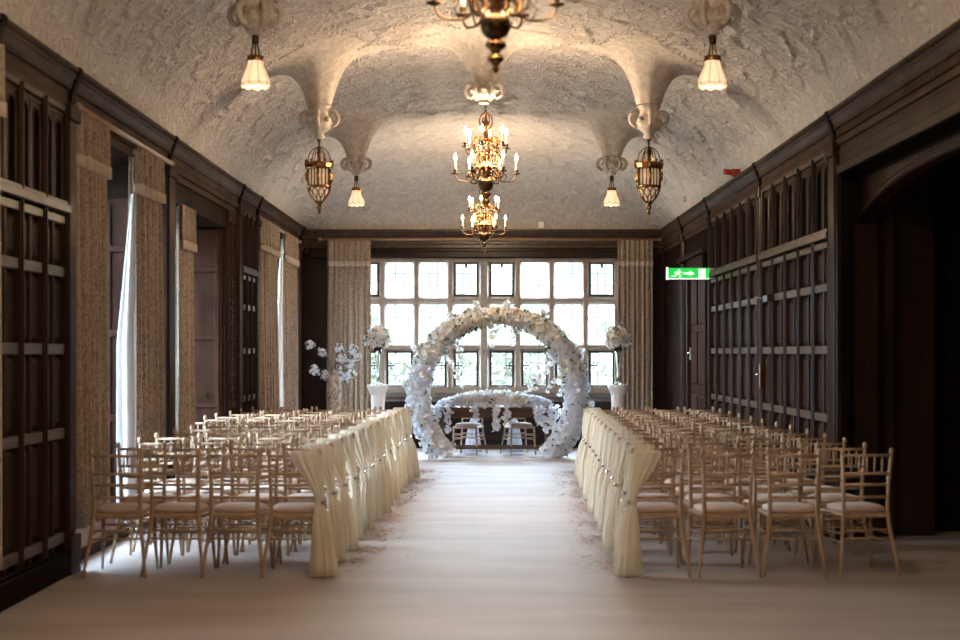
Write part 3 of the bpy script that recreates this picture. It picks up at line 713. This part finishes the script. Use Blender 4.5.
l = bpy.data.lights.new('warm_fill_behind', 'POINT'); l.energy = 150; l.color = (1, .74, .5); l.shadow_soft_size = .3     # added warm fill without a fixture, for a presumed chandelier behind the view
lo = bpy.data.objects.new('warm_fill_behind', l); lo.location = (0, .5, 3.6); C.objects.link(lo)
# ---------------------------------------------------------------- chiavari chairs
def chair():
    t = thing('chiavari_chair', '', 'chair')
    for s in (-1, 1):                                          # rear legs run up as the back posts
        m = MB(); m.tube([(s*.222, -.275, 0), (s*.202, -.24, .15), (s*.178, -.198, .32), (s*.165, -.18, .46), (s*.168, -.19, .65), (s*.182, -.212, .89)], [.011, .013, .0155, .016, .014, .0125], 8)
        for z, y, x in ((.885, -.212, .182), (.70, -.196, .170), (.33, -.196, .177)): m.lathe([(.012, -.012), (.0185, -.005), (.0185, .005), (.012, .012)], (s*x, y, z), 8)
        m.lathe([(.011, -.01), (.017, .005), (.018, .018), (.008, .03), (.001, .033)], (s*.182, -.212, .888), 8)
        m.build('leg', M['chair'], t, smooth=True)
    for s in (-1, 1):
        m = MB(); m.tube([(s*.205, .225, 0), (s*.192, .2, .2), (s*.188, .19, .43)], [.010, .0135, .016], 8)
        for z in (.22, .30, .38): m.lathe([(.012, -.01), (.018, -.004), (.018, .004), (.012, .01)], (s*.191, .198, z), 8)
        m.build('leg', M['chair'], t, smooth=True)
    m = MB()
    for z, y in ((.865, -.21), (.735, -.199), (.655, -.192), (.565, -.186)): m.tube([(-.175, y, z), (0, y-.008, z), (.175, y, z)], .0105, 8)
    for k in range(5):
        x = -.115+k*.0575; m.tube([(x, -.203, .735), (x, -.208, .8), (x, -.214, .865)], [.006, .0085, .006], 6)
    m.build('backrest', M['chair'], t, smooth=True)
    m = MB(); m.loft([[(x, y, z) for x, y in ((-.185,-.195), (.185,-.195), (.205,-.05), (.205,.205), (-.205,.205), (-.205,-.05))] for z in (.415, .45)]); m.build('seat_frame', M['chair'], t, bevel=.008)
    m = MB(); secs = []
    for z, g in ((.45, .0), (.465, .012), (.482, .008), (.494, -.012), (.502, -.05), (.505, -.10)):
        secs.append([( (.175+g+.008*math.sin(a)) * math.copysign(abs(math.cos(a))**.5, math.cos(a)), (.175+g)*math.copysign(abs(math.sin(a))**.5, math.sin(a))+.005, z) for a in np.linspace(0, 2*PI, 25)[:-1]])
    m.loft(secs); m.build('cushion', M['seat'], t, smooth=True)
    for zz in (.27, .33):
        m = MB(); m.tube([(-.19, .2, zz), (.19, .2, zz)], .0075, 6); m.tube([(-.178, -.197, zz), (.178, -.197, zz)], .0075, 6)
        for s in (-1, 1): m.tube([(s*.178, -.2, zz-.03), (s*.191, .2, zz-.03)], .0075, 6)
        m.build('stretcher', M['chair'], t, smooth=True)
    return t
CH = chair(); used = [False]
def place_chair(x, y, rz, label, group):
    if not used[0]:
        used[0] = True; CH.location = (x, y, 0); CH.rotation_euler = (0,0,rz); CH['label'] = label; CH['group'] = group; return CH
    return dup(CH, (x, y, 0), rz, label, group)

def sash_mesh(s, seed):
    """organza swathed over the chair back, tied at the aisle post (x = s*.17) and falling to the floor; local to the chair"""
    rg = random.Random(seed); secs = []; n = 72; ph = rg.uniform(0, 6)
    keys = [(.905, .085, .09, .028, -.222, .05), (.89, .085, .10, .040, -.222, .10), (.84, .095, .092, .045, -.225, .16), (.76, .125, .07, .048, -.232, .28), (.66, .165, .042, .042, -.24, .3), (.57, .188, .026, .03, -.25, .3),
            (.53, .192, .022, .026, -.252, .2), (.50, .194, .028, .03, -.254, .3), (.42, .197, .044, .045, -.252, .34), (.30, .20, .058, .058, -.245, .34), (.15, .203, .068, .07, -.24, .32), (.012, .205, .078, .08, -.235, .3)]
    fx, fy = rg.uniform(.7, 1.15), rg.uniform(.6, 1.0)
    keys = [(z, cx+(.02*rg.random() if z < .5 else 0), rx*(fx if z < .5 else 1), ry*(fy if z < .5 else 1), cy, f) for z, cx, rx, ry, cy, f in keys]
    for j in range(len(keys)-1):
        for u in (0, .5):
            k = [keys[j][i]*(1-u)+keys[j+1][i]*u for i in range(6)]; z, cx, rx, ry, cy, f = k
            secs.append((z, cx, rx, ry, cy, f))
    secs.append(keys[-1]); out = []
    for z, cx, rx, ry, cy, f in secs:
        ring = []
        for i in range(n):
            a = 2*PI*i/n; k = 1+f*.75*math.sin(9*a+ph+z*1.5)+f*.45*math.sin(15*a+ph*2-z)
            ring.append((s*(cx+rx*k*math.cos(a)), cy+ry*k*math.sin(a), z))
        if s < 0: ring = ring[::-1]
        out.append(ring)
    return MB().loft(out)
def sash(s, k):
    t = thing('chair_sash', '', 'chair sash')
    sash_mesh(s, k).build('drape', M['organza'], t, smooth=True)
    m = MB(); ring = [(s*(.192+.027*math.cos(a)), -.252+.030*math.sin(a), .532+.008*math.sin(a*2)) for a in np.linspace(0, 2*PI, 17)]; m.tube(ring, .010, 8, cap=False)
    m.build('knot', M['organza2'], t, smooth=True)
    m = MB(); m.lathe([(.001, -.018), (.013, -.01), (.016, 0), (.013, .01), (.001, .018)], (s*.214, -.276, .535), 8); m.build('brooch', M['brooch'], t)
    return t
SH = {(s, k): sash(s, 10*k+s) for s in (-1, 1) for k in range(6)}; sused = set()
ORD = ['nearest', 'second', 'third', 'fourth', 'fifth', 'sixth', 'seventh', 'eighth', 'ninth', 'tenth', 'eleventh', 'twelfth', 'farthest']
POS = ['on the aisle', 'second in from the aisle', 'third in from the aisle', 'fourth in from the aisle', 'fifth in, against the wall']
NR = 13; PITCH = .745; Y0 = 11.66
for s in (-1, 1):
    sd = 'left' if s < 0 else 'right'
    for i in range(NR):
        y = Y0+i*PITCH; u = (y-11.5)*.024
        if s < 0:
            x0 = -1.365+u; n = 5 if i >= 7 else 4; p = .418 if n == 4 else .41
            if 3 <= i < 7: p = .44
            xs = [x0-k*p for k in range(n)]
        else:
            x0 = 1.245+u; n = 4; xs = list(np.linspace(x0, 2.72, n))
        for k, x in enumerate(xs):
            rz = rnd.uniform(-.05, .05); yy = y+rnd.uniform(-.03, .03); xx = x+rnd.uniform(-.012, .012)
            if s > 0 and k == n-1 and i == 0: rz = .14
            if s > 0 and k == 1 and i == 0: rz = .08
            if k == 0: rz *= .4
            lab = 'gold chiavari chair in the %s row %s of the aisle, %s' % (ORD[i], sd, POS[k])
            place_chair(xx, yy, rz, lab, 'chiavari chairs in rows')
            if k == 0:
                v = i % 6; key = (-s, v); lab = 'ivory organza sash on the aisle chair of the %s row %s of the aisle' % (ORD[i], sd)
                if key not in sused:
                    sused.add(key); o = SH[key]; o.scale = (1, 1, 1); o.location = (xx, yy, 0); o.rotation_euler = (0,0,rz); o['label'] = lab; o['group'] = 'organza sashes along the aisle'
                else: dup(SH[key], (xx, yy, 0), rz, lab, 'organza sashes along the aisle')
                del key

# ---------------------------------------------------------------- flowers
def blossom(mb, p, nrm, r, rg):
    nrm = Vector(nrm).normalized(); a = nrm.orthogonal().normalized(); b = nrm.cross(a); ph = rg.uniform(0, 6); p = Vector(p)
    for k in range(5):
        t = ph+k*2*PI/5; d = a*math.cos(t)+b*math.sin(t); e = nrm.cross(d)
        mb.raw([p, p+d*r*.6+e*r*.42+nrm*r*.25, p+d*r+nrm*r*rg.uniform(.05, .5), p+d*r*.6-e*r*.42+nrm*r*.25], [(0,1,2,3)])
def rv(rg): return Vector((rg.gauss(0,1), rg.gauss(0,1), rg.gauss(0,1))).normalized()
def leaf(mb, p, d, l, rg):
    d = Vector(d).normalized(); e = d.orthogonal().normalized()*l*.25; p = Vector(p); q = d.cross(e).normalized()*l*.12
    mb.raw([p, p+d*l*.5+e+q, p+d*l, p+d*l*.5-e+q], [(0,1,2,3)])

# moon gate: open ring of blossom
AX, AY, AZ = .205, 24.3, .965; RM = 1.205
t = thing('flower_arch', 'round white flower arch standing at the end of the aisle', 'flower arch', (AX, AY, 0))
TH0 = math.asin(-AZ/RM)+.02
rg = random.Random(5); white = MB(); cream = MB(); lf = MB(); core = MB(); ringpts = []
a0, a1 = TH0, PI-TH0
for u in np.linspace(a0, a1, 90): ringpts.append((RM*math.cos(u), 0, AZ+RM*math.sin(u)))
thick = lambda u: .66+.34*min(1, abs(math.cos(u))*1.25)
core.tube(ringpts, [.125*thick(u) for u in np.linspace(a0, a1, 90)], 12); core.build('ring_core', M['petal'], t, smooth=True)
rim = MB()
for dx in (-.08, .08): rim.tube([((RM+dx)*math.cos(u), .0, max(.03, AZ+(RM+dx)*math.sin(u))) for u in np.linspace(a0, a1, 80)], .012, 6)
rim.build('ring_frame', M['white_paint'], t, smooth=True)
for _ in range(6200):
    u = rg.uniform(a0, a1); top = max(0, math.sin(u)); v = rg.uniform(0, 2*PI); tr = (.125+.045*rg.random()+(.035*rg.random() if rg.random() < .5 else 0))*thick(u)
    rad = Vector((math.cos(u), 0, math.sin(u))); nn = rad*math.cos(v)+Vector((0,1,0))*math.sin(v)
    p = Vector((0, 0, AZ))+rad*RM+nn*tr
    if p.z < .03: continue
    m = cream if rg.random() < .12+.45*top**2 and u > .3 else white
    blossom(m, p, nn+rv(rg)*.6, rg.uniform(.026, .048), rg)
    if rg.random() < .06+.06*top: leaf(lf, p, nn+rv(rg)*.8, rg.uniform(.06, .1), rg)
def spray(c, d, L_, n, r=.045):
    c = Vector(c); d = Vector(d)
    for k in range(n):
        f = k/n; p = c+d*L_*f+Vector((0,0,-.25*L_*f*f))+rv(rg)*.045*(1-.4*f)
        blossom(white if rg.random() < .75 else cream, p, rv(rg), r*rg.uniform(.8, 1.15), rg)
        if rg.random() < .2: leaf(lf, p, rv(rg), .08, rg)
for a, inn, L_, n in ((35, -1, .42, 36), (42, -1, .5, 40), (20, -1, .3, 22), (140, -1, .42, 36), (128, -1, .3, 22), (60, 1, .16, 12), (84, 1, .14, 12), (103, 1, .16, 14), (120, 1, .16, 14), (150, 1, .15, 14), (28, 1, .14, 12), (-5, 1, .14, 12), (8, -1, .16, 16), (172, 1, .12, 12), (75, -1, .18, 16), (95, -1, .22, 18), (-25, -1, .2, 18), (-15, 1, .12, 12)):
    u = math.radians(a); rad = Vector((math.cos(u), 0, math.sin(u)))
    dd = rad*inn+Vector((0,-.35,-.5 if inn < 0 else .0)); spray(Vector((0,0,AZ))+rad*(RM+inn*.12), dd, L_, n)
o = white.build('white_blossom', M['petal'], t); o['kind'] = 'stuff'
o = cream.build('cream_blossom', M['petal_cream'], t); o['kind'] = 'stuff'; o['label'] = 'cream coloured blossom'
o = lf.build('leaves', M['leaf'], t); o['kind'] = 'stuff'
for s in (-1, 1):
    m = MB(); pts = []
    m.lathe([(.29, .0), (.30, .006), (.29, .012)], (s*.68, 0, 0), 32); m.build('base_plate', M['acrylic'], t)

# ceremony table, garland, two chairs behind it
TX, TY = .17, 24.98
t = thing('ceremony_table', 'brown wooden table behind the flower arch under a white garland', 'table', (TX, TY, 0))
m = MB(); m.box(-.96, .96, -.32, .32, .725, .76); m.build('table_top', M['table_wood'], t, bevel=.008)
m = MB(); m.box(-.86, .86, -.26, -.235, .60, .725); m.box(-.86, .86, .235, .26, .60, .725); m.box(-.86, -.83, -.26, .26, .60, .725); m.box(.83, .86, -.26, .26, .60, .725); m.build('apron', M['table_wood'], t, bevel=.004)
for sx_ in (-1, 1):
    for sy_ in (-1, 1):
        m = MB(); m.lathe([(.035, 0), (.035, .08), (.022, .1), (.03, .16), (.045, .28), (.05, .36), (.03, .44), (.02, .46), (.035, .49), (.035, .60)], (sx_*.83, sy_*.23, 0), 14); m.build('leg', M['table_wood'], t, smooth=True)
m = MB(); m.box(-.83, .83, -.25, -.22, .115, .15); m.build('stretcher', M['table_wood'], t, bevel=.004)
m = MB(); m.box(-.83, .83, .22, .25, .115, .15); m.build('stretcher', M['table_wood'], t, bevel=.004)
g = thing('flower_garland', 'long white flower garland heaped on the ceremony table', 'garland', (TX, TY, .762))
white = MB(); cream = MB(); lf = MB(); rg = random.Random(11)
for _ in range(1300):
    x = rg.uniform(-1, 1); e = (1-abs(x)**2.4); th_ = rg.uniform(0, PI); R_ = .05+.15*e
    p = Vector((x*.86+.0, math.cos(th_)*R_*1.1-.12, .015+math.sin(th_)*R_*1.05*rg.uniform(.7, 1.08)))
    if abs(x) > .75 and rg.random() < .35: continue
    blossom(cream if (rg.random() < .3 and abs(x) < .6) else white, p, rv(rg)+Vector((0,-.5,.7)), rg.uniform(.035, .055), rg)
    if rg.random() < .05: leaf(lf, p, rv(rg), .09, rg)
for x0, L_, n in ((-.93, .30, 22), (-.72, .42, 30), (-.30, .22, 22), (.02, .40, 34), (.17, .30, 26), (.62, .3, 26), (.72, .42, 40), (.84, .34, 30), (.92, .45, 28), (-.86, .18, 16)):
    for k in range(n):
        f = k/n; p = Vector((x0+rg.gauss(0, .028)+.05*f*(1 if x0 > .5 else 0), -.36+rg.gauss(0, .02), .03-L_*f))
        blossom(white, p, rv(rg)+Vector((0,-1,0)), rg.uniform(.03, .048), rg)
white.build('white_blossom', M['petal'], g)['kind'] = 'stuff'; cream.build('cream_blossom', M['petal_cream'], g)['kind'] = 'stuff'; lf.build('leaves', M['leaf'], g)['kind'] = 'stuff'
for x, rz, lab in ((-.24, PI-.30, 'left'), (.55, PI+.30, 'right')):
    place_chair(x, 25.25, rz, 'pale chiavari chair behind the ceremony table, the %s one of the pair' % lab, 'chairs behind the ceremony table')
    s = thing('chair_sash', 'white sash on the %s chair behind the ceremony table' % lab, 'chair sash', (x, 25.25, 0), rz, 'sashes behind the ceremony table')
    m = MB(); secs = []
    for z, r, ry in ((.90, .15, .03), (.86, .16, .045), (.74, .10, .05), (.60, .05, .04), (.56, .035, .035), (.5, .06, .05), (.3, .10, .055), (.02, .14, .06)):
        secs.append([(r*math.cos(a)*(1+.1*math.sin(9*a)), -.235+ry*math.sin(a)*(1+.25*math.sin(7*a)), z) for a in np.linspace(0, 2*PI, 33)[:-1]])
    m.loft(secs).build('drape', M['petal'], s, smooth=True)
    m = MB(); m.tube([(.045*math.cos(a), -.235+.045*math.sin(a), .57) for a in np.linspace(0, 2*PI, 13)], .015, 6, cap=False); m.build('knot', M['petal'], s, smooth=True)

# plinths with tall vases and flower balls
PLH = 1.10
def plinth(label, x, y, group='white plinths'):
    m = MB(); pr = [(.18, 0), (.18, .05), (.14, .08), (.11, .14), (.105, .75), (.11, .93), (.13, .98), (.155, 1.04), (.165, 1.06), (.165, PLH), (.0, PLH)]
    m.lathe(pr, (0,0,0), 24, 12, .012)
    o = m.build('plinth', M['white_paint'], smooth=False, loc=(x, y, 0)); return tag(o, label, 'plinth', group)
def ball(label, x, y, z, seed):
    t = thing('flower_bouquet', label, 'bouquet', (x, y, z), 0, 'flower balls on tall vases')
    w_ = MB(); c_ = MB(); l_ = MB(); rg = random.Random(seed)
    for _ in range(420):
        d = rv(rg); r = .17*(1+.15*rg.gauss(0, 1)) if rg.random() < .3 else .165*rg.uniform(.8, 1.05)
        if d.z < -.6: continue
        p = Vector((d.x*r*1.05, d.y*r*1.05, .1+d.z*r*1.1)); blossom(c_ if rg.random() < .5 else w_, p, d+rv(rg)*.4, rg.uniform(.032, .052), rg)
        if rg.random() < .3: leaf(l_, p, d+rv(rg), rg.uniform(.05, .09), rg)
    c_.build('cream_blossom', M['petal_cream'], t)['kind'] = 'stuff'; w_.build('white_blossom', M['petal'], t)['kind'] = 'stuff'; l_.build('leaves', M['leaf'], t)['kind'] = 'stuff'
    m = MB(); m.lathe([(.01, -.08), (.09, .0), (.11, .1), (.07, .18), (.01, .2)], (0,0,0), 12); m.build('foam_core', M['leaf'], t)
def clear_glass():
    m = mat('clear_glass', (.9, .93, .95), .05); b = m.node_tree.nodes['Principled BSDF']; b.inputs['Transmission Weight'].default_value = 1; b.inputs['IOR'].default_value = 1.2; return m
M['cg'] = clear_glass()
for s, sd in ((-1, 'left'), (1, 'right')):
    x = -1.68 if s < 0 else 2.12; y = 25.3
    plinth('white fluted plinth %s of the flower arch' % sd, x, y)
    m = MB(); m.lathe([(.075, 0), (.08, .01), (.03, .03), (.018, .06), (.022, .25), (.04, .45), (.065, .58), (.06, .58), (.034, .45), (.016, .25), (.012, .07), (.01, .05)], (0,0,0), 20)
    o = m.build('glass_vase', M['cg'], smooth=True, loc=(x, y, PLH+.001)); tag(o, 'tall clear glass vase on the %s plinth' % sd, 'vase', 'glass vases')
    ball('round bouquet of cream and white roses on the %s glass vase' % sd, x, y, PLH+.62, 5+s)

# tall urn with blossom branches, left of the end window
VX, VY = P(334, 400, 24.9)[0], 24.9
m = MB(); m.lathe([(.09, 0), (.1, .02), (.07, .08), (.085, .35), (.11, .75), (.12, 1.0), (.105, 1.14), (.07, 1.25), (.05, 1.30), (.062, 1.34), (.05, 1.34), (.035, 1.28), (.02, .9)], (0,0,0), 24)
o = m.build('floor_vase', M['urn'], smooth=True, loc=(VX, VY, 0)); tag(o, 'tall marbled floor vase left of the end window', 'vase')
t = thing('blossom_branches', 'spreading branches of white hydrangea heads in the tall floor vase', 'flowers', (VX, VY, 1.33))
st = MB(); w_ = MB(); l_ = MB(); rg = random.Random(3); hd = []
for px, py in ((311, 345), (322, 352), (315, 370), (325, 375), (340, 348), (342, 358), (354, 350), (338, 370), (350, 363), (352, 373), (344, 378), (356, 356)):
    x, _, z = P(px, py, VY); hd.append((x-VX, rg.uniform(-.15, .15), z-1.33))
for h in hd:
    st.tube([(0,0,-.12), (h[0]*.3, h[1]*.3, h[2]*.45+.02), h], .006, 5)
    for _ in range(34):
        d = rv(rg); p = Vector(h)+d*.075*rg.uniform(.5, 1.1); blossom(w_, p, d, rg.uniform(.022, .036), rg)
    for _ in range(4): leaf(l_, h, rv(rg), .12, rg)
st.build('stems', M['stem'], t); w_.build('white_blossom', M['petal'], t)['kind'] = 'stuff'; l_.build('leaves', M['leaf'], t)['kind'] = 'stuff'

# petals scattered along both edges of the aisle
for s, sd in ((-1, 'left'), (1, 'right')):
    m = MB(); rg = random.Random(40+s)
    for _ in range(2600):
        y = rg.uniform(11.6, 22.0); u = (y-11.5)*.024
        ex = (-1.08+u) if s < 0 else (.98+u); x = ex - s*abs(rg.gauss(0, .13)) + s*.05
        if math.sin(y*4.2+s)+.5*math.sin(y*9.7) < -.2 and rg.random() < .8: continue
        a = rg.uniform(0, 6); r = rg.uniform(.012, .026); z = .004+rg.random()*.008
        m.raw([(x+r*math.cos(a+k*PI/2)*(1 if k % 2 else .6), y+r*math.sin(a+k*PI/2)*(1 if k % 2 else .6), z+(.006 if k == 0 else 0)) for k in range(4)], [(0,1,2,3)])
    o = m.build('scattered_petals', M['petal_pink']); tag(o, 'dried petals scattered on the carpet along the %s edge of the aisle' % sd, 'petals', kind='stuff')

# ---------------------------------------------------------------- fittings
# exit sign, hung out from the right wall
SY = 21.1; x0 = P(667, 0, SY)[0]; x1 = P(709, 0, SY)[0]; zt = P(0, 268, SY)[2]; zb = P(0, 279, SY)[2]
t = thing('exit_sign', 'lit green running-man exit sign projecting from the right wall', 'exit sign', ((x0+x1)/2, SY, (zt+zb)/2))
hw_ = (x1-x0)/2; hh = (zt-zb)/2
m = MB(); m.box(-hw_, hw_, -.012, .012, -hh, hh); m.build('sign_panel', M['green_sign'], t)
m = MB(); m.box(-hw_-.01, -hw_+.015, -.02, .02, -hh-.01, hh+.01); m.box(-hw_, hw_, -.016, .016, -hh-.004, -hh+.012); m.build('frame', M['white_sign'], t)
m = MB(); F = lambda a, b, d: (a, d, b)
k = hh*.82
m.prism([(-.06+.0, k*.22), (.02, k*.22), (.02, k*.62), (.085, 0), (.02, -k*.62), (.02, -k*.22), (-.06, -k*.22)], F, -.0165, -.012); m.build('arrow', M['white_sign'], t)
m = MB(); cx = -hw_+.14
m.lathe([(.001, -.012), (.012, -.006), (.013, 0), (.012, .006), (.001, .012)], (cx+.018, -.014, k*.75), 8)
m.prism([(cx+.02, k*.55), (cx-.03, k*.40), (cx-.05, k*.0), (cx-.035, 0), (cx-.02, k*.2), (cx-.02, -k*.15), (cx-.045, -k*.45), (cx-.085, -k*.5), (cx-.085, -k*.72), (cx-.035, -k*.68), (cx+.0, -k*.25), (cx+.025, -k*.45), (cx+.02, -k*.9), (cx+.04, -k*.9), (cx+.047, -k*.4), (cx+.02, -k*.02), (cx+.025, k*.25), (cx+.06, k*.15), (cx+.062, k*.28)], F, -.0165, -.012)
m.build('running_man', M['white_sign'], t)
m = MB(); m.box(hw_*.5, hw_*.83, -.0165, -.012, -k, k); m.build('doorway_pictogram', M['white_sign'], t)
m = MB(); m.box(hw_, W-(x0+x1)/2, -.03, .03, -hh, hh); m.build('bracket', M['plastic'], t)
# alarm sounder, sensor, door closer, switch
px_, py_, pz_ = P(735, 171, 19.4)
t = thing('alarm_sounder', 'small red alarm sounder high on the right, just above the cornice', 'alarm', (W-.10, 18.9, 3.735)); t.scale = (.75, .75, .75)
m = MB(); m.tube([(-.04, 0, 0), (-.16, 0, .01)], [.042, .05], 12); m.build('horn', M['red'], t, smooth=True)
m = MB(); m.box(-.045, .1, -.045, .045, -.07, .05); m.build('housing', M['red'], t, bevel=.01)
m = MB(); m.box(-.025, .025, -.03, .03, -.04, .04); o = m.build('alarm_sensor', M['plastic'], loc=(W-.05-.17, 22.6, 3.77), bevel=.006); tag(o, 'tiny dark sensor on the cornice beyond the red sounder', 'sensor')
x_, y_, z_ = P(541, 225, 26.6)
m = MB(); m.box(-.05, .05, -.06, .05, -.05, .055); m.build('x', M['plastic'], bevel=.01); o = bpy.context.scene.objects['x']; o.name = 'motion_sensor'; o.data.name = 'motion_sensor'; o.location = (x_, 26.62, z_); tag(o, 'small white motion sensor on the plaster above the end window', 'sensor')
t = thing('door_closer', 'dark metal door closer on the right panelling', 'door closer', (W-.07, 16.7, 2.17))
m = MB(); m.box(-.05, .02, -.13, .12, -.035, .035); m.build('body', M['black'], t, bevel=.008)
m = MB(); m.tube([(-.05, .1, 0), (-.09, .4, .03), (-.03, .75, .03)], .009, 6); m.build('arm', M['black'], t)
m = MB(); m.box(W-.085, W-.04, 17.19, 17.25, 1.22, 1.48); m.tube([(W-.06,17.22,1.37), (W-.12,17.22,1.37), (W-.12,17.12,1.37)], .009, 6); h = m.build('door_handle', M['brass'], TR10, bevel=.004); h['label'] = 'worn brass handle'
m = MB(); m.box(-.045, .045, -.012, 0, -.045, .045); o = m.build('light_switch', M['brass_dark'], loc=(P(203, 0, 18.83)[0], 18.845, 1.11), bevel=.004); tag(o, 'small square light switch in the left recess', 'light switch')
m = MB(); m.box(-.012, .012, -.016, -.01, -.02, .02); m.build('rocker', M['black'], o)
